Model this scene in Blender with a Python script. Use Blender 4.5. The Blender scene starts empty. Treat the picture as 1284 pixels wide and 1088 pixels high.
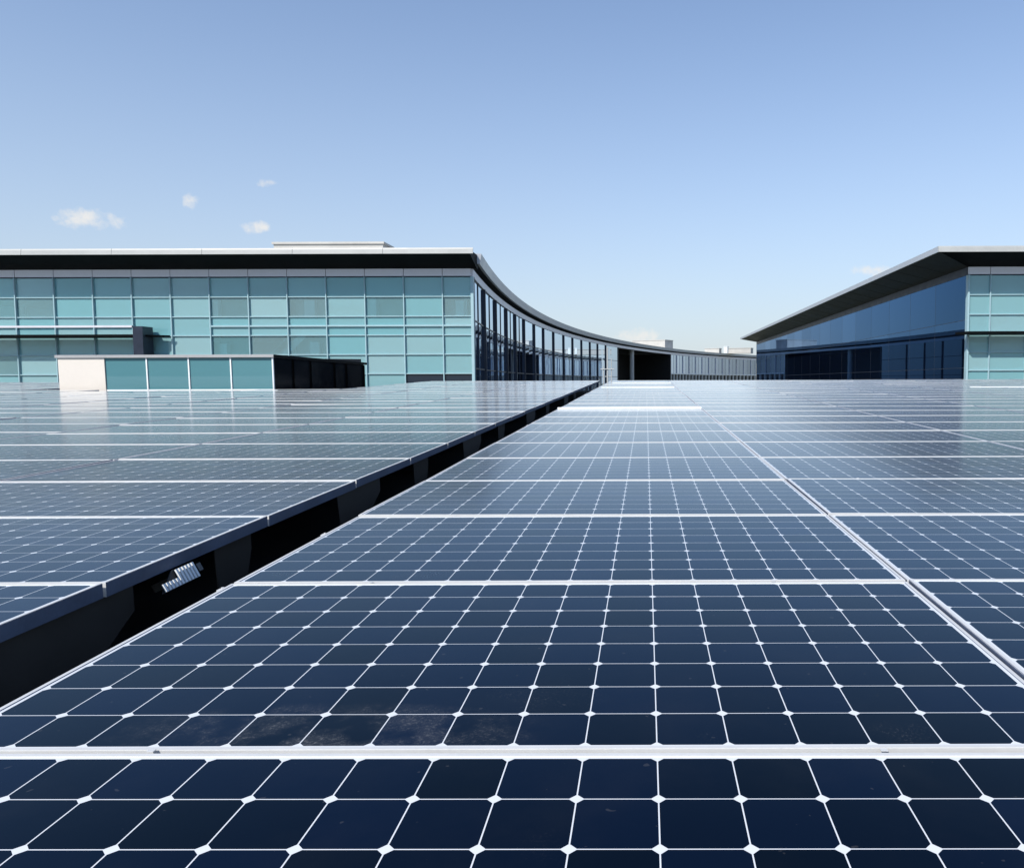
import bpy, bmesh, math, random
from mathutils import Matrix, Vector, Euler
random.seed(7)
R = math.radians
S = bpy.context.scene
COL = S.collection

# ------------------------------------------------------------------ camera
PITCH, ROLL = 3.80, 0.19
cam_d = bpy.data.cameras.new('camera')
cam = bpy.data.objects.new('camera', cam_d); COL.objects.link(cam)
cam_d.sensor_width = 36; cam_d.lens = 36 * 994 / 1284
cam_d.shift_x = -168 / 1284
cam_d.clip_start = 0.02; cam_d.clip_end = 6000
cam.matrix_world = Matrix.Rotation(R(90 - PITCH), 4, 'X') @ Matrix.Rotation(R(-ROLL), 4, 'Z')
S.camera = cam

# ------------------------------------------------------------------ sky and sun
SUN_EL, SUN_AZ = 43.0, 33.0           # elevation; azimuth measured from straight behind towards the left
sun_dir = Vector((-math.sin(R(SUN_AZ)) * math.cos(R(SUN_EL)), -math.cos(R(SUN_AZ)) * math.cos(R(SUN_EL)), math.sin(R(SUN_EL))))
sl = bpy.data.lights.new('sun', 'SUN'); sl.energy = 3.2; sl.angle = R(0.53); sl.color = (1, 0.95, 0.87)
so = bpy.data.objects.new('sun', sl); COL.objects.link(so)
so.rotation_euler = sun_dir.to_track_quat('Z', 'Y').to_euler(); so.location = (-30, -40, 50)

W = bpy.data.worlds.new('World'); S.world = W; W.use_nodes = True
S.view_settings.view_transform = 'Standard'; S.view_settings.look = 'None'
S.view_settings.gamma = 1; S.view_settings.use_curve_mapping = False
S.view_settings.exposure = 0.75
SKY_STRENGTH = 0.1


class NT:
    """small helper round a node tree"""
    def __init__(self, tree):
        self.t = tree; tree.nodes.clear()
    def n(self, typ, **kw):
        nd = self.t.nodes.new(typ)
        for k, v in kw.items():
            setattr(nd, k, v)
        return nd
    def set(self, sock, v):
        if isinstance(v, bpy.types.NodeSocket):
            self.t.links.new(v, sock)
        elif v is not None:
            sock.default_value = v
    def m(self, op, a, b=None, c=None, clamp=False):
        nd = self.n('ShaderNodeMath', operation=op, use_clamp=clamp)
        self.set(nd.inputs[0], a); self.set(nd.inputs[1], b); self.set(nd.inputs[2], c)
        return nd.outputs[0]
    def mix(self, f, a, b):
        nd = self.n('ShaderNodeMix', data_type='RGBA')
        self.set(nd.inputs[0], f); self.set(nd.inputs[6], a); self.set(nd.inputs[7], b)
        return nd.outputs[2]
    def ramp(self, v, lo, hi, smooth=True):
        nd = self.n('ShaderNodeMapRange', interpolation_type='SMOOTHSTEP' if smooth else 'LINEAR')
        self.set(nd.inputs[0], v); nd.inputs[1].default_value = lo; nd.inputs[2].default_value = hi
        return nd.outputs[0]
    def noise(self, vec, scale, detail=4, rough=0.55):
        nd = self.n('ShaderNodeTexNoise')
        self.set(nd.inputs['Vector'], vec)
        nd.inputs['Scale'].default_value = scale; nd.inputs['Detail'].default_value = detail
        nd.inputs['Roughness'].default_value = rough
        return nd.outputs[0]


w = NT(W.node_tree)
sky = w.n('ShaderNodeTexSky', sky_type='NISHITA')
sky.sun_disc = False; sky.sun_elevation = R(SUN_EL); sky.sun_rotation = R(180 + SUN_AZ)
sky.air_density = 1.0; sky.dust_density = 0.0; sky.ozone_density = 3.0; sky.altitude = 100
tc = w.n('ShaderNodeTexCoord'); sep = w.n('ShaderNodeSeparateXYZ')
w.t.links.new(tc.outputs['Generated'], sep.inputs[0])
yy = w.m('MAXIMUM', sep.outputs[1], 0.05)
px = w.m('DIVIDE', sep.outputs[0], yy); pz = w.m('DIVIDE', sep.outputs[2], yy)
# small fair-weather clouds: (bearing, height, half width, half height, density)
BLOBS = [(-0.527, 0.154, 0.025, 0.0105, 1.2), (-0.506, 0.150, 0.022, 0.009, 0.7), (-0.364, 0.1445, 0.0145, 0.0062, 1.0),
         (-0.352, 0.1853, 0.010, 0.0045, 1.1), (-0.424, 0.168, 0.0075, 0.008, 0.8), (0.213, 0.103, 0.021, 0.007, 0.8),
         (-0.006, 0.0425, 0.024, 0.0085, 1.1), (-0.05, 0.036, 0.02, 0.006, 0.5)]
dens = None
for cx, cz, rx, rz, k in BLOBS:
    cx, cz, rx, rz = cx * 1.33, cz * 1.33, rx * 1.33, rz * 1.33
    a = w.m('DIVIDE', w.m('SUBTRACT', px, cx), rx); b = w.m('DIVIDE', w.m('SUBTRACT', pz, cz), rz)
    e = w.m('MULTIPLY', w.m('SUBTRACT', 1.0, w.m('ADD', w.m('MULTIPLY', a, a), w.m('MULTIPLY', b, b))), k)
    dens = e if dens is None else w.m('MAXIMUM', dens, e)
nz = w.noise(tc.outputs['Generated'], 75, 6, 0.62)
dens = w.m('ADD', w.m('MAXIMUM', dens, -1.5), w.m('MULTIPLY', w.m('SUBTRACT', nz, 0.5), 3.2))
mask = w.m('MULTIPLY', w.ramp(dens, -0.1, 1.5), w.ramp(sep.outputs[1], 0.05, 0.2))
CLOUD_COL = (5.3, 5.2, 5.0, 1)
mask = w.m('MULTIPLY', mask, 0.85)
haz = w.m('POWER', w.m('SUBTRACT', 1.0, w.m('MAXIMUM', sep.outputs[2], 0.0), clamp=True), 3.4)   # pale air thickening to the horizon
tint = w.n('ShaderNodeVectorMath', operation='MULTIPLY'); w.set(tint.inputs[0], sky.outputs[0]); tint.inputs[1].default_value = (0.97, 1.0, 1.05)
hazed = w.mix(w.m('MULTIPLY', haz, w.m('ADD', 0.92, w.m('MULTIPLY', 0.12, w.noise(tc.outputs['Generated'], 2.2, 5, 0.6)))), tint.outputs[0], (3.35, 3.68, 4.05, 1))
skyc = w.mix(mask, hazed, CLOUD_COL)
bg = w.n('ShaderNodeBackground'); w.set(bg.inputs[0], skyc); bg.inputs[1].default_value = SKY_STRENGTH
out = w.n('ShaderNodeOutputWorld'); w.t.links.new(bg.outputs[0], out.inputs[0])


# ------------------------------------------------------------------ materials
def newmat(name):
    m = bpy.data.materials.new(name); m.use_nodes = True
    return m, NT(m.node_tree)

def pbsdf(t, base, rough=0.5, metal=0.0, ior=1.5, normal=None):
    p = t.n('ShaderNodeBsdfPrincipled')
    t.set(p.inputs['Base Color'], base if isinstance(base, bpy.types.NodeSocket) else (*base[:3], 1))
    t.set(p.inputs['Roughness'], rough); t.set(p.inputs['Metallic'], metal); t.set(p.inputs['IOR'], ior)
    if normal: t.set(p.inputs['Normal'], normal)
    return p

def finish(t, shader):
    o = t.n('ShaderNodeOutputMaterial'); t.t.links.new(shader, o.inputs[0])

def plain(name, col, rough=0.5, metal=0.0, var=0.12, scale=1.5, ior=1.5):
    """a worn, slightly uneven surface"""
    m, t = newmat(name)
    co = t.n('ShaderNodeTexCoord').outputs['Object']
    n1 = t.noise(co, scale, 6); n2 = t.noise(co, scale * 14, 3)
    f = t.m('ADD', t.m('MULTIPLY', n1, 0.7), t.m('MULTIPLY', n2, 0.3))
    f = t.ramp(f, 0.3, 0.7)
    dk = tuple(c * (1 - var) for c in col) + (1,); lt = tuple(min(1, c * (1 + var)) for c in col) + (1,)
    base = t.mix(f, dk, lt)
    r = t.m('ADD', t.m('MULTIPLY', f, 0.12), rough - 0.06)
    finish(t, pbsdf(t, base, r, metal, ior).outputs[0])
    return m

PITCHC = 0.127
def cell_material():
    m, t = newmat('solar_cells')
    uv = t.n('ShaderNodeUVMap', uv_map='cells').outputs[0]
    sp = t.n('ShaderNodeSeparateXYZ'); t.t.links.new(uv, sp.inputs[0])
    u, v = sp.outputs[0], sp.outputs[1]                      # in cells, 0..16 and 0..8
    fu = t.m('ABSOLUTE', t.m('SUBTRACT', t.m('FRACT', u), 0.5))
    fv = t.m('ABSOLUTE', t.m('SUBTRACT', t.m('FRACT', v), 0.5))
    line = t.m('GREATER_THAN', t.m('MAXIMUM', fu, fv), 0.5 - 0.0088)
    dia = t.m('GREATER_THAN', t.m('ADD', fu, fv), 1 - 0.098)
    o1 = t.m('GREATER_THAN', t.m('ABSOLUTE', t.m('SUBTRACT', u, 8.0)), 7.985)
    o2 = t.m('GREATER_THAN', t.m('ABSOLUTE', t.m('SUBTRACT', v, 4.0)), 3.985)
    white = t.m('MAXIMUM', t.m('MAXIMUM', line, dia), t.m('MAXIMUM', o1, o2))
    oi = t.n('ShaderNodeObjectInfo')
    cv = t.n('ShaderNodeCombineXYZ')
    t.set(cv.inputs[0], t.m('FLOOR', u)); t.set(cv.inputs[1], t.m('FLOOR', v))
    t.set(cv.inputs[2], t.m('MULTIPLY', oi.outputs['Random'], 97.0))
    wn = t.n('ShaderNodeTexWhiteNoise', noise_dimensions='3D'); t.t.links.new(cv.outputs[0], wn.inputs[0])
    cell = t.mix(t.m('POWER', wn.outputs[0], 0.8), (0.0007, 0.0018, 0.0045, 1), (0.0014, 0.0048, 0.018, 1))
    # dust: a thin film everywhere, splashes and specks along the low edge of some panels
    of = t.n('ShaderNodeVectorMath', operation='ADD')
    t.t.links.new(uv, of.inputs[0])
    cv2 = t.n('ShaderNodeCombineXYZ'); t.set(cv2.inputs[2], t.m('MULTIPLY', oi.outputs['Random'], 61.0))
    t.set(cv2.inputs[0], t.m('MULTIPLY', oi.outputs['Random'], 313.0))
    t.t.links.new(cv2.outputs[0], of.inputs[1]); c3 = of.outputs[0]
    film = t.ramp(t.noise(c3, 0.55, 5, 0.6), 0.4, 0.8)
    splash = t.ramp(t.noise(c3, 0.45, 4, 0.6), 0.56, 0.72)
    speck = t.ramp(t.noise(c3, 26, 3, 0.7), 0.52, 0.75)
    low = t.m('SUBTRACT', 1.0, t.ramp(v, 0.2, 2.6))
    dirt = t.m('MULTIPLY', t.m('MULTIPLY', splash, speck), t.m('ADD', t.m('MULTIPLY', low, 0.8), 0.06))
    spot = t.m('MULTIPLY', t.ramp(t.noise(c3, 7.0, 1, 0.5), 0.77, 0.80), 0.5)
    d = t.m('ADD', t.m('ADD', t.m('MULTIPLY', film, 0.010), t.m('MULTIPLY', dirt, 0.28)), t.m('MULTIPLY', spot, 0.14))
    at = t.n('ShaderNodeAttribute', attribute_type='OBJECT', attribute_name='dirt').outputs['Fac']
    du = t.m('DIVIDE', t.m('SUBTRACT', u, 5.2), 3.4); dv = t.m('DIVIDE', t.m('SUBTRACT', v, 0.45), 1.0)
    bell = t.m('SUBTRACT', 1.0, t.m('ADD', t.m('MULTIPLY', du, du), t.m('MULTIPLY', dv, dv)), clamp=True)
    fine = t.ramp(t.noise(c3, 19, 5, 0.8), 0.47, 0.72); big = t.ramp(t.noise(c3, 1.1, 3, 0.6), 0.38, 0.62)
    d = t.m('ADD', d, t.m('MULTIPLY', at, t.m('MULTIPLY', bell, t.m('ADD', t.m('MULTIPLY', t.m('MULTIPLY', fine, big), 0.36), t.m('MULTIPLY', big, 0.06)))))
    base = t.mix(white, cell, (0.66, 0.68, 0.70, 1))
    base = t.mix(d, base, (0.30, 0.295, 0.285, 1))
    rough = t.m('ADD', t.m('ADD', t.m('MULTIPLY', film, 0.04), 0.15), t.m('MULTIPLY', dirt, 0.5))
    p = pbsdf(t, base, rough, 0.0, 1.25)
    p.inputs['Specular IOR Level'].default_value = 0.0
        # anti-reflective cover glass: a blue cast in its reflection that pales towards grazing angles
    lw = t.n('ShaderNodeLayerWeight'); lw.inputs[0].default_value = 0.5
    cr = t.n('ShaderNodeValToRGB'); t.t.links.new(lw.outputs['Facing'], cr.inputs[0])
    e = cr.color_ramp.elements
    e[0].position = 0.48; e[0].color = (0.36, 0.53, 0.62, 1); e[1].position = 0.95; e[1].color = (1, 1, 1, 1)
    k = e.new(0.77); k.color = (0.70, 0.86, 0.98, 1)
    gl = t.n('ShaderNodeBsdfGlossy'); t.t.links.new(cr.outputs[0], gl.inputs[0]); t.set(gl.inputs['Roughness'], rough)
    fr = t.n('ShaderNodeFresnel'); fr.inputs[0].default_value = 1.32
    mx = t.n('ShaderNodeMixShader'); t.t.links.new(fr.outputs[0], mx.inputs[0])
    t.t.links.new(p.outputs[0], mx.inputs[1]); t.t.links.new(gl.outputs[0], mx.inputs[2])
    sh = t.n('ShaderNodeBsdfSheen', distribution='MICROFIBER')      # pale sheen added for glare that brightens the far rows
    sh.inputs['Color'].default_value = (0.52, 0.49, 0.46, 1); sh.inputs['Roughness'].default_value = 0.14
    ad = t.n('ShaderNodeAddShader'); t.t.links.new(mx.outputs[0], ad.inputs[0]); t.t.links.new(sh.outputs[0], ad.inputs[1])
    finish(t, ad.outputs[0])
    return m

def wavy(t, scale, strength):
    co = t.n('ShaderNodeTexCoord').outputs['Object']
    b = t.n('ShaderNodeBump'); b.inputs['Strength'].default_value = strength; b.inputs['Distance'].default_value = 0.05
    t.set(b.inputs['Height'], t.noise(co, scale, 2, 0.4))
    return b.outputs[0]

def teal_glass(name='teal_glass', through=0.60):
    m, t = newmat(name)
    oi = t.n('ShaderNodeObjectInfo')
    c1 = t.mix(oi.outputs['Random'], (0.36, 0.80, 0.86, 1), (0.60, 0.92, 0.96, 1))
    d = t.n('ShaderNodeBsdfDiffuse'); t.set(d.inputs[0], c1)
    tr = t.n('ShaderNodeBsdfTransparent'); tr.inputs[0].default_value = (0.80, 0.975, 0.985, 1)
    mx = t.n('ShaderNodeMixShader'); mx.inputs[0].default_value = through   # a pane has two faces, each lets this much through
    t.t.links.new(d.outputs[0], mx.inputs[1]); t.t.links.new(tr.outputs[0], mx.inputs[2])
    g = t.n('ShaderNodeBsdfGlossy'); g.inputs['Roughness'].default_value = 0.015
    t.set(g.inputs['Normal'], wavy(t, 0.5, 0.05))
    fr = t.n('ShaderNodeFresnel'); fr.inputs[0].default_value = 1.55
    m2 = t.n('ShaderNodeMixShader'); t.t.links.new(fr.outputs[0], m2.inputs[0])
    t.t.links.new(mx.outputs[0], m2.inputs[1]); t.t.links.new(g.outputs[0], m2.inputs[2])
    finish(t, m2.outputs[0]); return m

def solid_glass(name, c1, c2, ior=1.6, wave=0.05):
    m, t = newmat(name)
    oi = t.n('ShaderNodeObjectInfo')
    base = t.mix(oi.outputs['Random'], (*c1, 1), (*c2, 1))
    finish(t, pbsdf(t, base, 0.02, 0.0, ior, wavy(t, 0.35, wave)).outputs[0]); return m

def mirror_glass(name, tint, deep, wave=0.03):
    """coated glass: a coloured mirror that pales only at the most grazing angles"""
    m, t = newmat(name)
    oi = t.n('ShaderNodeObjectInfo')
    nrm = wavy(t, 0.35, wave)
    lw = t.n('ShaderNodeLayerWeight'); lw.inputs[0].default_value = 0.5
    f = t.m('POWER', lw.outputs['Facing'], 9.0)
    g = t.n('ShaderNodeBsdfGlossy'); g.inputs['Roughness'].default_value = 0.012
    t.set(g.inputs['Normal'], nrm)
    k = t.m('MULTIPLY', t.m('ADD', t.m('MULTIPLY', oi.outputs['Random'], 0.2), 0.9), t.m('ADD', 0.3, t.m('MULTIPLY', 0.7, t.ramp(lw.outputs['Facing'], 0.45, 0.85))))
    col = t.mix(f, (*tint, 1), (0.62, 0.68, 0.74, 1))
    mul = t.n('ShaderNodeVectorMath', operation='SCALE'); t.set(mul.inputs[0], col); t.set(mul.inputs[3], k)
    t.set(g.inputs[0], mul.outputs[0])
    d = t.n('ShaderNodeBsdfDiffuse'); d.inputs[0].default_value = (*deep, 1)
    a = t.n('ShaderNodeAddShader'); t.t.links.new(g.outputs[0], a.inputs[0]); t.t.links.new(d.outputs[0], a.inputs[1])
    finish(t, a.outputs[0]); return m

M = dict(
    cells=cell_material(),
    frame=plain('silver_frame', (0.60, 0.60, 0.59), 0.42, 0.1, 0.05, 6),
    frameside=plain('shade_toned_frame_side', (0.10, 0.13, 0.20), 0.5, 0.35, 0.15, 5),  # frame metal with its shade put into the colour
    side=plain('dark_steel', (0.07, 0.075, 0.08), 0.5, 0.3, 0.2, 3),  # steel of one even dark grey
    teal=teal_glass(), tealclear=teal_glass('clear_teal_glass', 0.80),
    tealsolid=solid_glass('deep_teal_glass', (0.07, 0.20, 0.23), (0.10, 0.24, 0.27), 1.5, 0.08),
    blueglass=mirror_glass('blue_mirror_glass', (0.64, 0.76, 0.88), (0.003, 0.006, 0.014), 0.03),
    navyglass=mirror_glass('navy_mirror_glass', (0.085, 0.19, 0.36), (0.002, 0.004, 0.01), 0.02),
    darkpane=solid_glass('dark_spandrel_glass', (0.012, 0.02, 0.035), (0.016, 0.025, 0.04), 1.45, 0.05),
    palemetal=plain('pale_teal_metal', (0.34, 0.50, 0.55), 0.4, 0, 0.05, 2),
    whitemetal=plain('white_painted_metal', (0.80, 0.82, 0.82), 0.4, 0, 0.05, 2),
    fascia=plain('pale_metal_fascia', (0.40, 0.41, 0.40), 0.45, 0, 0.07, 0.7),
    greyband=plain('grey_metal_cladding', (0.70, 0.68, 0.72), 0.4, 0.2, 0.06, 0.8),
    wingfascia=plain('grey_wing_fascia', (0.50, 0.52, 0.55), 0.4, 0.3, 0.08, 0.6),
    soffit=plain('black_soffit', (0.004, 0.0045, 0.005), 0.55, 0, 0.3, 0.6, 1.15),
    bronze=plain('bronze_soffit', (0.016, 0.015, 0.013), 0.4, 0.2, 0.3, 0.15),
    black=plain('black_matt', (0.006, 0.006, 0.007), 0.6, 0, 0.3, 1),
    darkmetal=plain('dark_blue_mullion', (0.025, 0.033, 0.055), 0.4, 0.3, 0.15, 2),
    cream=plain('cream_render', (0.70, 0.64, 0.57), 0.7, 0, 0.03, 0.8),
    roof=plain('grey_roof_membrane', (0.42, 0.42, 0.40), 0.8, 0, 0.15, 0.3),
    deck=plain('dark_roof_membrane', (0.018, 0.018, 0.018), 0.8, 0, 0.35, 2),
    concrete=plain('pale_concrete', (0.50, 0.49, 0.46), 0.8, 0, 0.1, 0.5),
    brightening_blind=plain('brightening_blind_cloth', (0.45, 0.48, 0.48), 0.9, 0, 0.1, 0.3),
    greybox=plain('grey_enclosure_metal', (0.36, 0.36, 0.36), 0.5, 0, 0.08, 0.6),
    glossblack=plain('shade_black_side', (0.004, 0.004, 0.005), 0.2, 0, 0.3, 0.5, 1.3),  # black that paints in the shade of the roof light's open side
    inner=plain('interior_plaster', (0.74, 0.78, 0.78), 0.8, 0, 0.12, 0.12),
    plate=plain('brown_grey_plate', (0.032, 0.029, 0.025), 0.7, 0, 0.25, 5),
    ground=plain('campus_ground', (0.13, 0.14, 0.10), 0.9, 0, 0.35, 0.02),
    rubber=plain('black_cable', (0.05, 0.05, 0.05), 0.5, 0, 0.2, 8),
)

# ------------------------------------------------------------------ mesh helpers
def B(): return bmesh.new()

def box(bm, x0, x1, y0, y1, z0, z1, mat=0):
    vs = [bm.verts.new((x, y, z)) for z in (z0, z1) for y in (y0, y1) for x in (x0, x1)]
    fs = []
    for q in ((0, 2, 3, 1), (4, 5, 7, 6), (0, 1, 5, 4), (2, 6, 7, 3), (0, 4, 6, 2), (1, 3, 7, 5)):
        f = bm.faces.new([vs[i] for i in q]); f.material_index = mat; fs.append(f)
    return fs

def prism(bm, pts, axis_vec, caps=True):
    """extrude a closed polygon of 3D points along a vector"""
    a = [bm.verts.new(p) for p in pts]; b = [bm.verts.new(Vector(p) + Vector(axis_vec)) for p in pts]
    n = len(pts)
    for i in range(n):
        bm.faces.new((a[i], a[(i + 1) % n], b[(i + 1) % n], b[i]))
    if caps:
        bm.faces.new(a[::-1]); bm.faces.new(b)

def tube(bm, p, q, r, seg=8):
    p, q = Vector(p), Vector(q); d = (q - p).normalized()
    u = d.orthogonal().normalized(); v = d.cross(u)
    ring = lambda c: [bm.verts.new(c + r * (math.cos(2 * math.pi * k / seg) * u + math.sin(2 * math.pi * k / seg) * v)) for k in range(seg)]
    a, b = ring(p), ring(q)
    for k in range(seg):
        bm.faces.new((a[k], a[(k + 1) % seg], b[(k + 1) % seg], b[k]))
    bm.faces.new(a[::-1]); bm.faces.new(b)

def link(name, bm, mats, parent=None, normals=True):
    if normals: bmesh.ops.recalc_face_normals(bm, faces=bm.faces)
    me = bpy.data.meshes.new(name); bm.to_mesh(me); bm.free()
    for m in (mats if isinstance(mats, (list, tuple)) else [mats]): me.materials.append(m)
    o = bpy.data.objects.new(name, me); COL.objects.link(o)
    if parent: o.parent = parent
    return o

def tag(o, label=None, cat=None, group=None, kind=None):
    for k, v in (('label', label), ('category', cat), ('group', group), ('kind', kind)):
        if v: o[k] = v
    return o

def thing(name, label, cat, loc=(0, 0, 0), rot=(0, 0, 0), group=None):
    o = bpy.data.objects.new(name, None); COL.objects.link(o)
    o.location = loc; o.rotation_euler = rot; o.empty_display_size = 0.2
    return tag(o, label, cat, group)

# ------------------------------------------------------------------ ground and the roof the panels stand on
bm = B()
bmesh.ops.create_grid(bm, x_segments=8, y_segments=8, size=3000)
g = link('ground', bm, M['ground']); g.location.z = -9.5; tag(g, kind='structure')

TILT, HCAM = 1.39, 0.671             # the roof climbs a little away from the camera
PL = Matrix.Translation((0, 0, -HCAM)) @ Matrix.Rotation(R(TILT), 4, 'X')
def on_plane(x, d, z=0.0): return PL @ Vector((x, d, z))
DECK = -0.36
ROW0, ROWP, PD, PW = 1.337, 1.0605, 1.046, 2.067
NROWS = 26
END = ROW0 + NROWS * ROWP
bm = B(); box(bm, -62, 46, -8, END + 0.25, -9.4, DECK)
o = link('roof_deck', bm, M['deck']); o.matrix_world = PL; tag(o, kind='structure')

# ------------------------------------------------------------------ solar panels
FH, FW = 0.046, 0.0105
def frame_geo(bm, mat=0):
    w2, d2 = PW / 2, PD / 2
    # long bars run the full width, short bars butt between them; a lip under the glass
    for s in (-1, 1):
        y0, y1 = sorted((s * d2, s * (d2 - FW))); box(bm, -w2, w2, y0, y1, 0, FH, mat)
        x0, x1 = sorted((s * w2, s * (w2 - FW))); box(bm, x0, x1, -d2 + FW, d2 - FW, 0, FH, mat)

def glass_geo(bm, uvl, mat=0):
    w2, d2 = PW / 2 - FW, PD / 2 - FW
    fs = box(bm, -w2, w2, -d2, d2, FH - 0.009, FH - 0.002, mat)
    for f in fs:
        for l in f.loops:
            l[uvl].uv = (l.vert.co.x / PITCHC + 8, l.vert.co.y / PITCHC + 4)

ORD = ['nearest', 'second', 'third', 'fourth', 'fifth', 'sixth', 'seventh', 'eighth', 'ninth', 'tenth', 'eleventh', 'twelfth',
       'thirteenth', 'fourteenth', 'fifteenth', 'sixteenth', 'seventeenth', 'eighteenth', 'nineteenth', 'twentieth', 'twenty-first',
       'twenty-second', 'twenty-third', 'twenty-fourth', 'twenty-fifth', 'twenty-sixth', 'twenty-seventh', 'twenty-eighth', 'twenty-ninth', 'thirtieth']
bm = B(); frame_geo(bm)
me_frame = bpy.data.meshes.new('frame')
bmesh.ops.recalc_face_normals(bm, faces=bm.faces)
bmesh.ops.bevel(bm, geom=[e for e in bm.edges if abs(e.verts[0].co.z - FH) < 1e-5 and abs(e.verts[1].co.z - FH) < 1e-5 and (abs(abs(e.verts[0].co.x) - PW / 2) < 1e-4 and abs(e.verts[0].co.x - e.verts[1].co.x) < 1e-4 or abs(abs(e.verts[0].co.y) - PD / 2) < 1e-4 and abs(e.verts[0].co.y - e.verts[1].co.y) < 1e-4)], offset=0.0012, segments=2, affect='EDGES')
bm.normal_update()
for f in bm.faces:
    if abs(f.normal.x) > 0.9: f.material_index = 1  # left and right sides darkened by colour, as if in shade
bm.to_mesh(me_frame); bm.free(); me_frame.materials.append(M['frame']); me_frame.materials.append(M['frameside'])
bm = B(); uvl = bm.loops.layers.uv.new('cells'); glass_geo(bm, uvl)
bmesh.ops.recalc_face_normals(bm, faces=bm.faces)
me_glass = bpy.data.meshes.new('glass'); bm.to_mesh(me_glass); bm.free(); me_glass.materials.append(M['cells'])
bm = B(); box(bm, -0.006, 0.006, 0.001, 0.010, FH + 0.0005, FH + 0.0018)
bmesh.ops.recalc_face_normals(bm, faces=bm.faces)
me_clamp = bpy.data.meshes.new('clamp'); bm.to_mesh(me_clamp); bm.free(); me_clamp.materials.append(M['frame'])

X_MAIN = -1.270                       # left edge of the middle column
X_LEFT = -1.664                       # right edge of the field beyond the gap
CP = PW + 0.005
BOX = (-15.75, -9.6, 20.6, 28.3)      # where the roof light stands
wm, wmi = cam.matrix_world, cam.matrix_world.inverted()
def project(p):
    q = wmi @ p
    if q.z > -0.02: return None
    return (810 + 994 * q.x / -q.z, 544 - 994 * q.y / -q.z)

slots = []
for side, k in [('main', 0)] + [('right', k) for k in range(1, 9)] + [('left', k) for k in range(0, 14)]:
    if side == 'main': cx, off = X_MAIN + PW / 2, 0
    elif side == 'right': cx, off = X_MAIN + PW / 2 + k * CP, 0.0
    else:
        cx = X_LEFT - PW / 2 - k * (PW + 0.004)
        off = 0.0 if k < 1 else (0.05, -0.04, 0.16, 0.10, 0.30, 0.22)[k % 6]
    for r in range(-1, NROWS):
        cy = ROW0 + r * ROWP + ROWP / 2 + off
        if cx + PW / 2 > BOX[0] and cx - PW / 2 < BOX[1] and cy + PD / 2 > BOX[2] and cy - PD / 2 < BOX[3]: continue
        pts = [project(on_plane(cx + a * PW / 2, cy + b * PD / 2)) for a in (-1, 0, 1) for b in (-1, 0, 1)]
        inside = any(p and -4 < p[0] < 1288 and -4 < p[1] < 1092 for p in pts)
        dist = math.hypot(cx, cy)
        slots.append((not inside, dist, side, k, r, cx, cy))
slots.sort()
NIND = 300
rng = random.Random(3)
rest = []
for i, (outf, dist, side, k, r, cx, cy) in enumerate(slots):
    if outf or i >= NIND:
        rest.append((cx, cy)); continue
    row = ORD[r + 1] + ' row from the camera'
    if side == 'main': lab = f'dark blue solar panel, {row}, centre column right of the gap'
    elif side == 'right': lab = f'dark blue solar panel, {row}, {["", "first"][k] if k < 2 else ORD[k - 1]} column right of centre'
    else: lab = f'dark blue solar panel, {row}, {"first" if k == 0 else ORD[k]} column left of the gap'
    root = thing('solar_panel', lab, 'solar panel', group='solar panels laid in rows on the roof')
    jig = Matrix.Rotation(R(rng.gauss(0, 0.11)), 4, 'X') @ Matrix.Rotation(R(rng.gauss(0, 0.11)), 4, 'Y')
    root.matrix_world = PL @ Matrix.Translation((cx, cy, -FH)) @ jig
    for nm, me in (('frame', me_frame), ('glass', me_glass)):
        c = bpy.data.objects.new(nm, me); COL.objects.link(c); c.parent = root
        if nm == 'glass': c['dirt'] = 1.0 if (side == 'main' and r == 0) else max(0.0, rng.uniform(-0.6, 0.5))
    if cy < 6:
        for xx in (-0.63, 0.64):
            c = bpy.data.objects.new('clamp', me_clamp); COL.objects.link(c); c.parent = root
            c.location = (xx + rng.uniform(-0.03, 0.03), PD / 2 + 0.0015, 0)
print('panels', sum(1 for s in slots if not s[0]), 'in view; individuals', min(NIND, sum(1 for s in slots if not s[0])), 'rest', len(rest))
bm = B(); uvl = bm.loops.layers.uv.new('cells')
for cx, cy in rest:
    n0 = len(bm.verts)
    frame_geo(bm, 1); glass_geo(bm, uvl, 0)
    bm.verts.ensure_lookup_table()
    for v in bm.verts[n0:]: v.co += Vector((cx, cy, -FH))
if rest:
    o = link('solar_panels', bm, [M['cells'], M['frame']]); o.matrix_world = PL
    tag(o, 'remaining solar panels at the far ends of the rows', 'solar panels', kind='stuff')

# ------------------------------------------------------------------ what shows in the gap between the two fields
def on_roof(o): o.matrix_world = PL; return o
bm = B()
prism(bm, [(X_LEFT - 0.20, -1, -0.052), (X_LEFT - 0.155, -1, -0.052), (X_LEFT - 0.155, -1, -0.11), (X_LEFT - 0.20, -1, -0.11)], (0, END + 0.8, 0))
tag(on_roof(link('mounting_rail', bm, M['side'])), 'dark metal rail under the panel edge left of the gap', 'rail')
bm = B()
prism(bm, [(X_MAIN + 0.03, -1, -0.052), (X_MAIN + 0.075, -1, -0.052), (X_MAIN + 0.075, -1, -0.11), (X_MAIN + 0.03, -1, -0.11)], (0, END + 0.8, 0))
tag(on_roof(link('mounting_rail', bm, M['side'])), 'dark metal rail under the centre column, right of the gap', 'rail')
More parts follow.
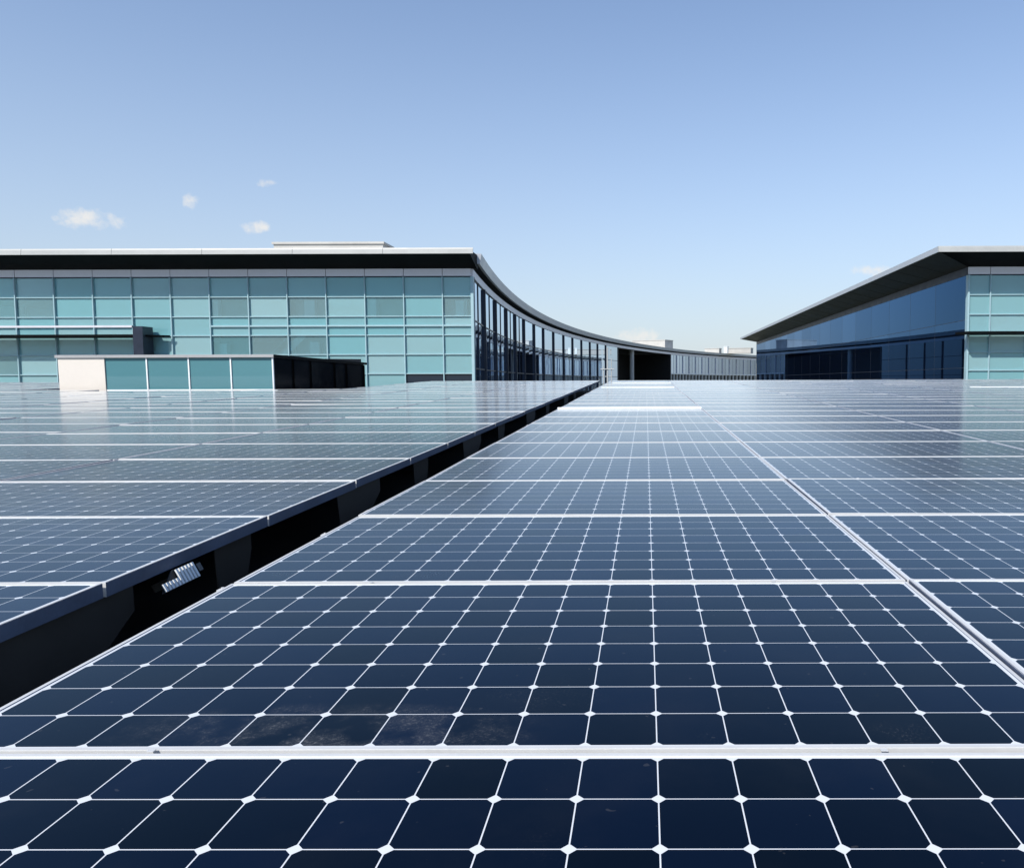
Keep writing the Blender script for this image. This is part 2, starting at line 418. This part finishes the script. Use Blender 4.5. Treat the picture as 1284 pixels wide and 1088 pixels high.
# side plates that carry the left field
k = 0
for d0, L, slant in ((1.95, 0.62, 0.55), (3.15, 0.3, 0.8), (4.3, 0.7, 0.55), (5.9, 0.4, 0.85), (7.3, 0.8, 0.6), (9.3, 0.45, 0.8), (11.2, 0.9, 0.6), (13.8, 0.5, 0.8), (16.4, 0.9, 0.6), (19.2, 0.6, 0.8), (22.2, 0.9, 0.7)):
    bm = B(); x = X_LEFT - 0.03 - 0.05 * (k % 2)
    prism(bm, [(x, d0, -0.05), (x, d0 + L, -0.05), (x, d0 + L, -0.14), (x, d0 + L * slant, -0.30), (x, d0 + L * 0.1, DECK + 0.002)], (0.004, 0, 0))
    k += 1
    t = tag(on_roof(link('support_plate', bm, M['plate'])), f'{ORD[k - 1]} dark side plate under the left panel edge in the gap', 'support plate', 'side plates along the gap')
# cables and conduits on the roof in the gap
for x, r, what in ((X_MAIN - 0.08, 0.016, 'black conduit on the gap floor beside the centre column'), (X_MAIN - 0.14, 0.011, 'thinner black cable on the gap floor, left of the conduit')):
    bm = B(); pts = [(x + 0.012 * math.sin(i * 1.7 + x * 40), -0.8 + i * 0.8, DECK + r + 0.004 + 0.004 * math.sin(i * 2.1)) for i in range(39)]
    for a, b in zip(pts, pts[1:]): tube(bm, a, b, r, 8)
    tag(on_roof(link('cable', bm, M['rubber'])), what, 'cable')
# slotted white bracket caught by the sun below the left edge
root = thing('slotted_vent', 'small white slotted vent in the dark gap beside the left panel edge', 'vent')
root.matrix_world = PL @ Matrix.Translation((X_LEFT + 0.036, 2.72, -0.066)) @ Matrix.Rotation(R(64), 4, 'Y') @ Matrix.Scale(0.72, 4)
bm = B(); prism(bm, [(-0.04, -0.02, -0.012), (0.045, -0.16, -0.012), (0.045, 0.16, -0.012), (-0.04, 0.16, -0.012)], (0, 0, 0.006))
link('backing', bm, M['black'], root)
for i in range(11):
    bm = B(); y = -0.14 + i * 0.0265
    x0 = -0.036 if i > 4 else 0.004
    prism(bm, [(x0, y, 0), (0.043, y, 0), (0.043, y + 0.014, 0), (x0, y + 0.014, 0)], (0, 0, 0.008))
    link('slat', bm, M['whitemetal'], root)
bm = B(); box(bm, -0.02, 0.02, 0.165, 0.2, -0.26, 0.0); link('stand', bm, M['side'], root)
# small pale clips along the edge of the centre column
for i, d in enumerate((2.36, 3.13, 3.62, 8.6)):
    bm = B(); box(bm, X_MAIN - 0.03, X_MAIN - 0.003, d, d + 0.02 + 0.03 * (i == 2), -0.052 if i != 1 else -0.085, -0.012)
    tube(bm, (X_MAIN - 0.016, d + 0.01, -0.012), (X_MAIN - 0.016, d + 0.01, -0.006), 0.005)
    tag(on_roof(link('edge_clip', bm, M['frame'])), f'{ORD[i]} small metal clip on the left edge of the centre column', 'clip', 'clips along the gap')

# white upstands across the field
def strip(x0, x1, d, h, label):
    bm = B(); prism(bm, [(x0, d, 0.002), (x0, d + 0.05, 0.002), (x0, d + 0.05, h), (x0, d + 0.012, h)], (x1 - x0, 0, 0))
    r = tag(on_roof(link('cover_strip', bm, M['whitemetal'])), label, 'cover strip', 'white strips between panel rows')
    return r
strip(X_MAIN, X_MAIN + PW, 11.40, 0.022, 'longest brightest white cover strip, across the centre column nearest the camera')
strip(X_MAIN + 0.1, X_MAIN + PW - 0.05, 20.9, 0.016, 'second white cover strip across the centre column, farther back')
strip(X_MAIN + 0.2, X_MAIN + PW, 25.4, 0.014, 'farthest thin white cover strip across the centre column by the post')
strip(-10.3, -9.1, 19.6, 0.010, 'short white cover strip before the corner of the glazed roof light')
strip(8.3, 11.2, 20.3, 0.013, 'white cover strip among panels before the right teal facade')

# ------------------------------------------------------------------ handrail post at the end of the gap
root = thing('handrail', 'small white metal handrail post at the far end of the dark gap', 'handrail')
root.matrix_world = PL @ Matrix.Translation((-1.28, 26.0, DECK))
for x, h in ((-0.1, 0.9), (0.03, 1.5), (0.16, 1.15)):
    bm = B(); tube(bm, (x, 0, 0), (x, 0, h), 0.022 if x == 0.03 else 0.015); link('post', bm, M['fascia'], root)
bm = B(); tube(bm, (-0.2, -0.03, 0.8), (0.25, -0.03, 0.8), 0.016); link('crossbar', bm, M['fascia'], root)
bm = B(); tube(bm, (-0.12, 0.03, 0.56), (0.18, 0.03, 0.56), 0.012); link('crossbar', bm, M['fascia'], root)
bm = B(); box(bm, -0.14, 0.18, -0.06, 0.06, 0.0, 0.02); link('base_plate', bm, M['side'], root)

# ------------------------------------------------------------------ roof light (cream and teal box on the left)
root = thing('roof_light', 'low box with cream end, teal glass front and dark right side among panels', 'roof light')
D0, D1 = 21.0, 27.9
XL, XC, XR = -15.48, -14.26, -9.83
root.matrix_world = PL @ Matrix.Translation((0, 0, 0))
ZT = 0.82
bm = B(); box(bm, XL, XC, D0 - 0.02, D1, -0.3, ZT); link('end_wall', bm, M['cream'], root)
bm = B(); box(bm, XC + 0.002, XR - 0.12, D0 + 0.06, D1 - 0.05, -0.3, ZT - 0.02); link('core', bm, M['black'], root)
pw = (XR - XC) / 4
for i in range(4):
    x = XC + i * pw
    bm = B()
    box(bm, x + pw - 0.022, x + pw + 0.012, D0 - 0.015, D0 + 0.03, -0.3, ZT)
    box(bm, x + 0.012, x + pw - 0.022, D0 - 0.01, D0 + 0.03, -0.3, -0.01)
    wd = link('window', bm, M['whitemetal'], root)
    bm = B(); box(bm, x + 0.005, x + pw - 0.022, D0 + 0.012, D0 + 0.02, -0.012, ZT); link('pane', bm, M['tealsolid'], wd)
zs = lambda d: ZT - 0.22 * (d - D0) / (D1 - D0)
cuts = [D0 + 0.05, D0 + 1.35, D0 + 2.5, D0 + 4.3, D0 + 5.3, D1]
for a, b in zip(cuts, cuts[1:]):
    bm = B()
    prism(bm, [(XR - 0.06, a, -0.3), (XR - 0.06, b, -0.3), (XR - 0.06, b, zs(b)), (XR - 0.06, a, zs(a))], (-0.02, 0, 0))
    wd = link('shade_panel', bm, M['glossblack'], root)  # black sheet painted in for the shaded recess on this side
    bm = B(); box(bm, XR - 0.06, XR - 0.02, b - 0.035, b, -0.3, zs(b) - 0.01); link('mullion', bm, M['glossblack'], wd)
# sloping lid with a pale fascia at the front
bm = B()
yy0, yy1 = D0 - 0.06, D1 + 0.05
a = [bm.verts.new(p) for p in ((XL - 0.05, yy0, zs(yy0)), (XR + 0.05, yy0, zs(yy0)), (XR + 0.05, yy1, zs(yy1)), (XL - 0.05, yy1, zs(yy1)))]
b = [bm.verts.new(v.co + Vector((0, 0, 0.075))) for v in a]
bm.faces.new(a[::-1]); bm.faces.new(b)
for i in range(4): bm.faces.new((a[i], a[(i + 1) % 4], b[(i + 1) % 4], b[i]))
# small gap keeps lid clear of walls
for v in bm.verts: v.co.z += 0.003
lid = link('roof', bm, [M['greybox'], M['soffit']], root)
for p in lid.data.polygons:
    if p.normal.x > 0.9: p.material_index = 1

# ------------------------------------------------------------------ office building with the curved wing (left)
GZ = -9.45
YS = 994 / 1322
YW, ZG, ZB = 77.5 * YS, 7.62, 8.2           # wall plane, glass head, top of the grey band
YE, ZE = 74.3 * YS, 8.93                    # front eave
XCOR = -12.66
# curved facade line
PTS = [(-12.66, YW)]; HEAD = [R(-6.4)]
s = 0.0; STEP = 0.5
while s < 420:
    hd = R(-4.8 + 0.087 * min(s, 225) + 0.14 * max(0, s - 225))
    x, y = PTS[-1]
    PTS.append((x + math.sin(hd) * STEP, y + math.cos(hd) * STEP * YS)); HEAD.append(math.atan(math.tan(hd) / YS)); s += STEP
def curve(s, off=0.0):
    i = min(max(s / STEP, 0), len(PTS) - 1.001); j = int(i); f = i - j
    x = PTS[j][0] * (1 - f) + PTS[j + 1][0] * f; y = PTS[j][1] * (1 - f) + PTS[j + 1][1] * f
    h = HEAD[j]
    return Vector((x + math.cos(h) * off, y - math.sin(h) * off, 0))
def sweep(bm, prof, s0, s1, n):
    """prof: closed list of (offset to the right of the line, z)"""
    rings = []
    for k in range(n + 1):
        ss = s0 + (s1 - s0) * k / n
        rings.append([bm.verts.new(curve(ss, o) + Vector((0, 0, z))) for o, z in prof])
    m = len(prof)
    for a, b in zip(rings, rings[1:]):
        for i in range(m): bm.faces.new((a[i], a[(i + 1) % m], b[(i + 1) % m], b[i]))
    bm.faces.new(rings[0][::-1]); bm.faces.new(rings[-1])
def rect(o0, o1, z0, z1): return [(o0, z0), (o1, z0), (o1, z1), (o0, z1)]

bl = thing('office_building', 'long glass office building with teal front and curved wing, left of the panels', 'building', (-30, 70, GZ))
inv = Matrix.Translation((30, -70, -GZ))
def part(name, bm, mats, parent=None):
    """coordinates are world ones; the building's Empty stands at its base"""
    o = link(name, bm, mats, parent or bl)
    if not parent: o.matrix_parent_inverse = inv
    return o

TR = [6.2, 4.78, 4.1, 3.42, 2.02, 0.615]
xs = [XCOR, XCOR - 2.1]
while xs[-1] > -64: xs.append(xs[-1] - 2.825)
# panes through which the rooms show clearly (bay, lower edge)
cab = {(0, 4.78), (2, 4.78), (4, 4.78), (6, 4.78), (6, 2.02), (4, 2.02), (5, 2.02), (11, 4.78), (12, 4.78), (12, 0.615)}
def front_bay(x0, x1, y, trans, glass, parent_part, low_dark=False, clear=()):
    """one bay of curtain wall: white mullion and transoms, a pane between each pair"""
    bm = B()
    mw = 0.034
    box(bm, x0 - mw, x0 + mw, y - 0.16, y + 0.1, GZ, ZG)
    for z in trans:
        hw = 0.032 if z != 4.1 else 0.055
        box(bm, x0 + mw, x1 - mw, y - (0.11 if z != 4.1 else 0.14), y + 0.08, z - hw, z + hw)
    box(bm, x0 + mw, x1 - mw, y - 0.1, y + 0.08, GZ, GZ + 0.3)
    wd = parent_part('window', bm, M['palemetal'])
    zz = [ZG] + list(trans) + [-1.2, -4.5, GZ + 0.3]
    for a, b in zip(zz, zz[1:]):
        bm = B(); box(bm, x0 + mw - 0.01, x1 - mw + 0.01, y, y + 0.03, b + 0.03, a - 0.03)
        dark = low_dark and a < 0.7
        link('pane', bm, M['darkpane'] if dark else M['tealclear'] if round(b, 3) in clear else glass, wd)
        if a < 0.7: pass
    return wd
for i, (a, b) in enumerate(zip(xs, xs[1:])):
    tr = [z for z in TR if not (z == 4.1 and i in (7, 8))]
    front_bay(b, a, YW, tr, M['teal'], part, low_dark=i in (0, 1), clear=[z for j, z in cab if j == i])
# grey cladding band above the glass, one plate per bay
for a, b in zip(xs, xs[1:]):
    bm = B(); box(bm, b + 0.02, a - 0.02, YW - 0.05, YW + 0.3, ZG + 0.06, ZB); part('cladding_plate', bm, M['greyband'])
bm = B(); box(bm, xs[-1], XCOR, YW - 0.03, YW + 0.3, ZG, ZG + 0.058); part('head_rail', bm, M['darkmetal'])
bm = B(); box(bm, XCOR - 0.04, XCOR + 0.16, YW - 0.18, YW + 0.25, GZ, ZG); part('corner_post', bm, M['palemetal'])
# inside
bm = B(); box(bm, xs[-1], XCOR - 1.9, YW + 9.0, YW + 9.3, GZ, ZB); part('inner_wall', bm, M['inner'])
for z0, z1 in ((3.45, 4.05), (-0.6, -0.25), (-5.2, -4.8)):
    bm = B(); box(bm, xs[-1], XCOR - 1.9, YW + 0.35, YW + 8.99, z0, z1); part('floor_slab', bm, M['inner'])
bm = B(); box(bm, xs[-1], XCOR - 1.9, YW + 0.31, YW + 8.99, ZG + 0.02, ZB - 0.01); part('ceiling', bm, M['inner'])
for i in range(6):
    x = XCOR - 5.0 - i * 8.47
    bm = B()
    bmesh.ops.create_cone(bm, cap_ends=True, segments=16, radius1=0.3, radius2=0.3, depth=ZG - GZ, matrix=Matrix.Translation((x, YW + 2.4, (ZG + GZ) / 2)))
    part('column', bm, M['whitemetal'])
bm = B(); sweep(bm, rect(-0.6, -0.4, GZ, ZG), 0.7, 14, 4); part('inner_wall', bm, M['inner'])
# pale blinds added behind most panes to brighten the glass front
rb = random.Random(11)
for i in range(14):
    for z1, z0 in zip([ZG] + TR[:1] + [4.78, 3.42, 2.02], TR[:2] + [3.42, 2.02, 0.615]):
        if (i, round(z0, 3)) in cab or rb.random() < 0.22: continue
        h = (z1 - z0 - 0.1) * rb.choice((0.4, 0.62, 0.85, 1.0, 1.0, 1.0))
        bm = B(); box(bm, xs[i + 1] + 0.07, xs[i] - 0.07, YW + 0.14, YW + 0.17, z1 - 0.05 - h, z1 - 0.05); part('brightening_blind', bm, M['brightening_blind'])
# partitions added a metre inside the clear panes to brighten them
for i, z0, z1 in ((0, 4.06, 6.1), (2, 4.06, 6.1), (4, 4.06, 6.1), (6, 4.06, 6.1), (4, -0.24, 3.4), (6, -0.24, 3.4), (11, 4.06, 5.5), (12, 4.06, 5.7)):
    bm = B(); box(bm, xs[i + 1] + 0.05, xs[i] - 0.25, YW + 1.0, YW + 1.08, z0, z1); part('brightening_board', bm, M['greybox'])
# outer back walls
bm = B()
ln = [curve(k * 10.0, -42) for k in range(0, 42)]
ring = [Vector((xs[-1] - 0.3, YW + 0.2, 0)), Vector((xs[-1] - 0.3, YW + 60, 0)), ln[6]] + ln[7:]
for a, b in zip(ring, ring[1:]):
    q = [bm.verts.new(Vector((p.x, p.y, z))) for p, z in ((a, GZ), (b, GZ), (b, ZB), (a, ZB))]
    bm.faces.new(q)
part('rear_wall', bm, M['concrete'])
# curved wing: bays of dark mirror glass
SB = [0, 11.0, 22.4, 33.7, 43.2, 52.9, 64.2, 74.7, 86.3, 98.0, 108.5, 119.0, 129.0, 138.1, 147.8, 162]
def curved_bay(s0, s1, mull, thin, glass, trans, zbot=GZ, wpost=0.2, fw=0.05, mm=None):
    bm = B()
    sweep(bm, rect(-0.1, 0.2, zbot, ZG), s0 - wpost / 2, s0 + wpost / 2, 1)
    for f in thin:
        sm = s0 + (s1 - s0) * f
        sweep(bm, rect(-0.05, 0.06, zbot, ZG), sm - fw / 2, sm + fw / 2, 1)
    for z in trans:
        sweep(bm, rect(-0.05, 0.05, z - 0.05, z + 0.05), s0 + wpost / 2, s1 - wpost / 2, 4)
    wd = part('window', bm, mm or M['darkmetal'])
    f = [0] + list(thin) + [1]
    for a, b in zip(f, f[1:]):
        sa, sb = s0 + (s1 - s0) * a, s0 + (s1 - s0) * b
        bm = B(); sweep(bm, rect(-0.03, 0.0, zbot, ZG), sa + 0.03, sb - 0.03, 2)
        link('pane', bm, glass, wd)
for i, (a, b) in enumerate(zip(SB, SB[1:])):
    curved_bay(a + (0.3 if i == 0 else 0), b, None, (0.5,) if i < 5 else (), M['blueglass'], (4.6, 1.0), fw=0.04)
# entrance recess
E0, E1 = 162.6, 226
bm = B(); sweep(bm, rect(-12.3, -12.0, GZ, ZG), E0 - 2, E1 + 2, 8); part('recess_wall', bm, M['black'])
for s0 in (E0, E1):
    bm = B(); sweep(bm, rect(-11.98, 0.1, GZ, ZG), s0 - 0.25, s0 + 0.25, 1); part('recess_wall', bm, M['black'])
bm = B(); p = curve(184, -1.0)
bmesh.ops.create_cone(bm, cap_ends=True, segments=20, radius1=0.55, radius2=0.55, depth=ZG - GZ, matrix=Matrix.Translation((p.x, p.y, (ZG + GZ) / 2)))
part('column', bm, M['concrete'])
# far wing
FB = [E1 + 0.4 + i * 7.2 for i in range(17)]
for a, b in zip(FB, FB[1:]):
    curved_bay(a, b, None, (0.5,), M['blueglass'], (ZG - 0.06,), 2.05, 0.3, 0.1, M['greyband'])
for a, b in zip(FB, FB[1:]):
    bm = B(); sweep(bm, rect(-0.5, -0.3, GZ, 1.9), a + 0.01, b - 0.01, 2); part('plinth_panel', bm, M['black'])
    for f in (0.0, 0.5):
        bm = B(); sweep(bm, rect(-0.28, 0.15, GZ, 2.0), a + (b - a) * f, a + (b - a) * f + 0.9, 1); part('pier', bm, M['concrete'])
bm = B(); sweep(bm, rect(-0.35, 0.18, 1.98 + 0.03, 2.3), FB[0], FB[-1], 30); part('sill', bm, M['whitemetal'])
# grey band and eave of the wing
SE = FB[-1]
bm = B(); sweep(bm, rect(-0.2, 0.12, ZG + 0.004, ZB), 0.16, SE, 90); part('cladding_band', bm, M['greyband'])
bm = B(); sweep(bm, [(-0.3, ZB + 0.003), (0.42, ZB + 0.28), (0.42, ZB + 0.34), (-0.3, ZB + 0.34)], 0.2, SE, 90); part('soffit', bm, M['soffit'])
bm = B(); sweep(bm, [(0.3, ZB + 0.345), (0.62, ZB + 0.345), (0.75, 9.28), (0.3, 9.28)], -3.05, SE, 94); part('eave_fascia', bm, M['wingfascia'])
# front eave: sloping black soffit and pale fascia
eX0 = xs[-1] - 3; eX1 = curve(0, 0).x + 0.42
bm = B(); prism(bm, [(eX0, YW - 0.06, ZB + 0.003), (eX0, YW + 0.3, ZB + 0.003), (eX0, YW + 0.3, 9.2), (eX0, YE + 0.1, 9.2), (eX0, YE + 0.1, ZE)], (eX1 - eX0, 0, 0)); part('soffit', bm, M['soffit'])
nf = 9; fl = (eX1 + 0.25 - eX0) / nf
for i in range(nf):
    x = eX0 + i * fl + 0.012
    bm = B(); prism(bm, [(x, YE + 0.095, ZE - 0.02), (x, YE - 0.02, ZE - 0.02), (x, YE + 0.02, 9.22), (x, YE + 0.05, 9.32), (x, YE + 0.095, 9.32)], (fl - 0.024, 0, 0)); part('front_fascia', bm, M['fascia'])
# roof sheet
bm = B()
outer = [Vector((eX0, YE + 0.11, 9.24)), Vector((curve(0, 0.28).x, YE + 0.11, 9.24))]
cur = [curve(k * 5.0, 0.28) + Vector((0, 0, 9.24)) for k in range(0, int(SE / 5))]
bk = [curve(k * 5.0, -44) + Vector((0, 0, 9.24)) for k in range(int(SE / 5) - 1, 12, -1)]
poly = outer + cur + bk + [Vector((eX0, YW + 62, 9.24))]
f = bm.faces.new([bm.verts.new(p) for p in poly]); bmesh.ops.triangulate(bm, faces=[f])
roof = part('roof', bm, M['roof'])
# plant boxes on the roof
def roofbox(x0, x1, y0, y1, z1, mats, rot=0):
    bm = B(); box(bm, x0, x1, y0, y1, 9.26, z1)
    box(bm, x0 - 0.12, x1 + 0.12, y0 - 0.12, y1 + 0.12, z1 + 0.003, z1 + 0.18)
    if rot: bmesh.ops.rotate(bm, verts=bm.verts, cent=((x0 + x1) / 2, (y0 + y1) / 2, 0), matrix=Matrix.Rotation(R(rot), 3, 'Z'))
    return link('plant_enclosure', bm, mats, roof)
roofbox(-31.3, -22.1, 90 * YS, 93.4 * YS, 11.6, M['concrete'])
roofbox(-3.5, 7.5, 312 * YS, 319 * YS, 11.9, M['concrete'], -28)
roofbox(20, 25, 352 * YS, 356 * YS, 10.7, M['concrete'], -20)
roofbox(28, 36, 356 * YS, 361 * YS, 10.9, M['concrete'], -20)
roofbox(26.2, 27.4, 352 * YS, 354 * YS, 11.3, M['whitemetal'], -20)
# mid-height canopy on the left with its dark fin
bm = B(); prism(bm, [(-64, YW - 1.5, 3.28), (-36.5, YW - 1.5, 3.28), (-36.5, YW - 0.25, 3.28), (-64, YW - 0.25, 3.28)], (0, 0, 0.17))
cn = part('canopy', bm, M['soffit'])
bm = B(); prism(bm, [(-35.797, YW - 1.2, 3.3), (-34.5, YW - 0.4, 3.3), (-35.797, YW - 0.3, 3.3)], (0, 0, 0.14)); link('canopy_tip', bm, M['soffit'], cn)
bm = B(); box(bm, -64, -36.52, YW - 1.55, YW - 1.35, 3.94, 4.08); link('top_rail', bm, M['greyband'], cn)
bm = B(); box(bm, -36.5, -35.8, YW - 1.5, YW - 0.3, GZ + 0.02, 4.02); part('fin_wall', bm, M['darkmetal'])

# things inside seen through the glass
def inside(name, label, cat, px0, px1, y0, y1, depth, mat, z_add=0):
    """a white object on an upper floor, placed by its bearing and its real distance behind the glass"""
    pass
def cabinet(x, y, z, w_, d_, h_, label):
    root = thing('cabinet', label, 'cabinet', (x, y, z), group='white cabinets inside the offices')
    bm = B(); box(bm, -w_ / 2, w_ / 2, -d_ / 2, d_ / 2, 0.08, h_); link('carcass', bm, M['whitemetal'], root)
    bm = B(); box(bm, -w_ / 2 + 0.04, w_ / 2 - 0.04, -d_ / 2 + 0.04, d_ / 2 - 0.04, 0, 0.079); link('plinth', bm, M['side'], root)
    for s in (-1, 1):
        bm = B(); box(bm, min(s * 0.006, s * (w_ / 2 - 0.01)), max(s * 0.006, s * (w_ / 2 - 0.01)), -d_ / 2 - 0.02, -d_ / 2 - 0.001, 0.1, h_ - 0.02); link('door', bm, M['whitemetal'], root)
for x, z, w_, h_, lab in ((-31.6, 4.05, 0.6, 2.0, 'tall slim white cabinet upstairs, leftmost behind the teal glass'),
                          (-24.6, 4.05, 0.75, 1.95, 'grey white cabinet upstairs above the dark side of the roof light'),
                          (-20.1, 4.05, 0.75, 2.1, 'brightest white cabinet upstairs, below the end of the roof box'),
                          (-13.6, 4.05, 0.65, 1.9, 'white cabinet upstairs beside the corner of the curved wing'),
                          (-31.0, -0.25, 0.5, 3.1, 'slim white cabinet downstairs, left of the inside staircase'),
                          (-24.3, -0.25, 0.7, 3.2, 'white cabinet downstairs, right of the inside staircase')):
    cabinet(x, YW + 0.5, z, w_, 0.5, h_, lab)
st = thing('staircase', 'white staircase seen through the teal glass behind the roof light', 'staircase', (-29.0, YW + 1.0, -0.25))
bm = B()
for i in range(14):
    box(bm, i * 0.27, i * 0.27 + 0.32, -0.6, 0.6, 0.27 * (i + 1) - 0.06, 0.27 * (i + 1))
link('treads', bm, M['whitemetal'], st)
for y in (-0.66, 0.62):
    bm = B(); prism(bm, [(-0.1, y, 0), (0.25, y, 0), (4.0, y, 3.55), (4.0, y, 3.9), (3.7, y, 3.9)], (0, 0.04, 0)); link('stringer', bm, M['whitemetal'], st)
    bm = B(); tube(bm, (0, y + 0.02, 1.1), (3.6, y + 0.02, 4.4), 0.03); link('handrail', bm, M['whitemetal'], st)

# ------------------------------------------------------------------ office building on the right
br = thing('office_building', 'glass office building with deep dark overhanging roof, right of the panels', 'building', (40, 110, GZ))
inv2 = Matrix.Translation((-40, -110, -GZ))
def rpart(name, bm, mats, parent=None):
    o = link(name, bm, mats, parent or br)
    if not parent: o.matrix_parent_inverse = inv2
    return o
XW, YEND = 23.45, 224.0 * YS
XE, XRE = 20.4, 64.0
rx = [XW, XW + 1.62]
while rx[-1] < 58: rx.append(rx[-1] + 2.66)
TRR = [6.2, 4.78, 3.42, 2.02, 0.72]
for a, b in zip(rx, rx[1:]):
    front_bay(a, b, YW, TRR, M['teal'], rpart)
    bm = B(); box(bm, a + 0.02, b - 0.02, YW - 0.05, YW + 0.3, ZG + 0.06, ZB); rpart('cladding_plate', bm, M['greyband'])
bm = B(); box(bm, XW, rx[-1], YW - 0.03, YW + 0.3, ZG, ZG + 0.058); rpart('head_rail', bm, M['darkmetal'])
bm = B(); box(bm, XW + 0.3, rx[-1], YW + 9.0, YW + 9.3, GZ, ZB); rpart('inner_wall', bm, M['inner'])
for z0, z1 in ((3.45, 4.05), (-0.6, -0.25), (-5.2, -4.8)):
    bm = B(); box(bm, XW + 0.3, rx[-1], YW + 0.35, YW + 8.99, z0, z1); rpart('floor_slab', bm, M['inner'])
bm = B(); box(bm, XW + 0.3, rx[-1], YW + 0.31, YW + 8.99, ZG + 0.02, ZB - 0.01); rpart('ceiling', bm, M['inner'])
for i in range(3):
    x = XW + 4.2 + i * 10.6
    bm = B(); bmesh.ops.create_cone(bm, cap_ends=True, segments=16, radius1=0.3, radius2=0.3, depth=ZG - GZ, matrix=Matrix.Translation((x, YW + 2.4, (ZG + GZ) / 2)))
    rpart('column', bm, M['whitemetal'])
# long side: flush mirror glass with hairline joints
ys = [YW + 0.26 + i * (YEND - YW - 0.26) / 18 for i in range(19)]
for a, b in zip(ys, ys[1:]):
    bm = B()
    box(bm, XW - 0.002, XW + 0.05, a, a + 0.04, GZ, ZG)
    for z in (4.4, 0.9): box(bm, XW - 0.002, XW + 0.05, a + 0.04, b, z - 0.02, z + 0.02)
    wd = rpart('window', bm, M['darkmetal'])
    for z0, z1 in ((4.42, ZG), (0.92, 4.38), (GZ, 0.88)):
        bm = B(); box(bm, XW, XW + 0.04, a + 0.04, b, z0, z1); link('pane', bm, M['navyglass'], wd)
bm = B(); box(bm, XW - 0.03, XW + 0.06, YW + 0.1, YEND, ZG + 0.003, ZB); rpart('cladding_band', bm, M['darkmetal'])
bm = B(); box(bm, XW - 0.03, XW + 0.1, YW - 0.165, YW + 0.255, GZ, ZG - 0.002); rpart('corner_post', bm, M['palemetal'])
bm = B(); box(bm, XW, XRE - 3, YEND + 0.003, YEND + 0.3, GZ, ZB); box(bm, XRE - 3.3, XRE - 3, YW + 0.4, YEND, GZ, ZB); rpart('rear_wall', bm, M['concrete'])
# overhanging roof: soffit rising outwards on the front, the side and the far end
bm = B()
inn = [(XW - 0.07, YW - 0.07), (XRE, YW - 0.07), (XRE, YEND + 0.1), (XW - 0.07, YEND + 0.1)]
outp = [(XE + 0.1, YE + 0.1), (XRE, YE + 0.1), (XRE, YEND + 3), (XE + 0.1, YEND + 3)]
vi = [bm.verts.new((x, y, ZB + 0.004)) for x, y in inn]; vo = [bm.verts.new((x, y, ZE)) for x, y in outp]
vt = [bm.verts.new((x, y, ZE + 0.22)) for x, y in outp]
NS = 40
for i in range(4):
    j = (i + 1) % 4
    bm.faces.new((vi[i], vi[j], vo[j], vo[i])); bm.faces.new((vo[i], vo[j], vt[j], vt[i]))
bm.faces.new(vi); bm.faces.new(vt)
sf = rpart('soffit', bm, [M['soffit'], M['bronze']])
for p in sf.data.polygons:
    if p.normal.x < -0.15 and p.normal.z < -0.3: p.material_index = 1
for k in range(1, 30):                                  # joints of the soffit panels
    bm = B(); y = YW + k * 5.0 * YS
    prism(bm, [(XW - 0.2, y, ZB + 0.02), (XE + 0.2, y, ZE - 0.04), (XE + 0.2, y, ZE - 0.015), (XW - 0.2, y, ZB + 0.05)], (0, 0.06, 0))
    rpart('soffit_rib', bm, M['bronze'])
bm = B(); prism(bm, [(XE, YE + 0.095, ZE - 0.02), (XE, YE - 0.02, ZE - 0.02), (XE, YE + 0.02, 9.22), (XE, YE + 0.05, 9.32), (XE, YE + 0.095, 9.32)], (XRE - XE, 0, 0)); rpart('front_fascia', bm, M['fascia'])
bm = B(); box(bm, XE - 0.02, XE + 0.095, YE + 0.1, YEND + 3.1, ZE - 0.02, 9.3); rpart('side_fascia', bm, M['wingfascia'])
bm = B(); box(bm, XE + 0.1, XRE, YE + 0.1, YEND + 3.1, 9.18, 9.27); rpart('roof', bm, M['roof'])
bm = B(); prism(bm, [(XW - 0.95, YW - 0.3, 3.3), (XW - 0.5, YW - 1.5, 3.3), (XRE - 5, YW - 1.5, 3.3), (XRE - 5, YW - 0.25, 3.3), (XW - 0.1, YW - 0.25, 3.3)], (0, 0, 0.17)); rpart('canopy', bm, M['soffit'])
# desks behind the right-hand glass
for i, (x, w_) in enumerate(((24.9, 1.5), (27.6, 1.7), (31.0, 1.6))):
    root = thing('desk', ('white desk behind the teal glass nearest the right building corner', 'second white desk from the corner behind the right teal glass',
                          'third white desk from the corner behind the right teal glass')[i], 'desk', (x, YW + 1.1, 0.0), group='desks in the right building')
    root.location.z = -0.25
    bm = B(); box(bm, -w_ / 2, w_ / 2, -0.4, 0.4, 1.16, 1.2); link('desktop', bm, M['whitemetal'], root)
    bm = B(); box(bm, -w_ / 2, w_ / 2, -0.42, -0.402, 0.75, 1.2); link('front_screen', bm, M['whitemetal'], root)
    for sx in (-1, 1):
        bm = B(); box(bm, sx * (w_ / 2 - 0.08) - 0.03, sx * (w_ / 2 - 0.08) + 0.03, -0.35, 0.35, 0, 1.158); link('leg', bm, M['side'], root)

S.cycles.max_bounces = 8; S.cycles.transparent_max_bounces = 12
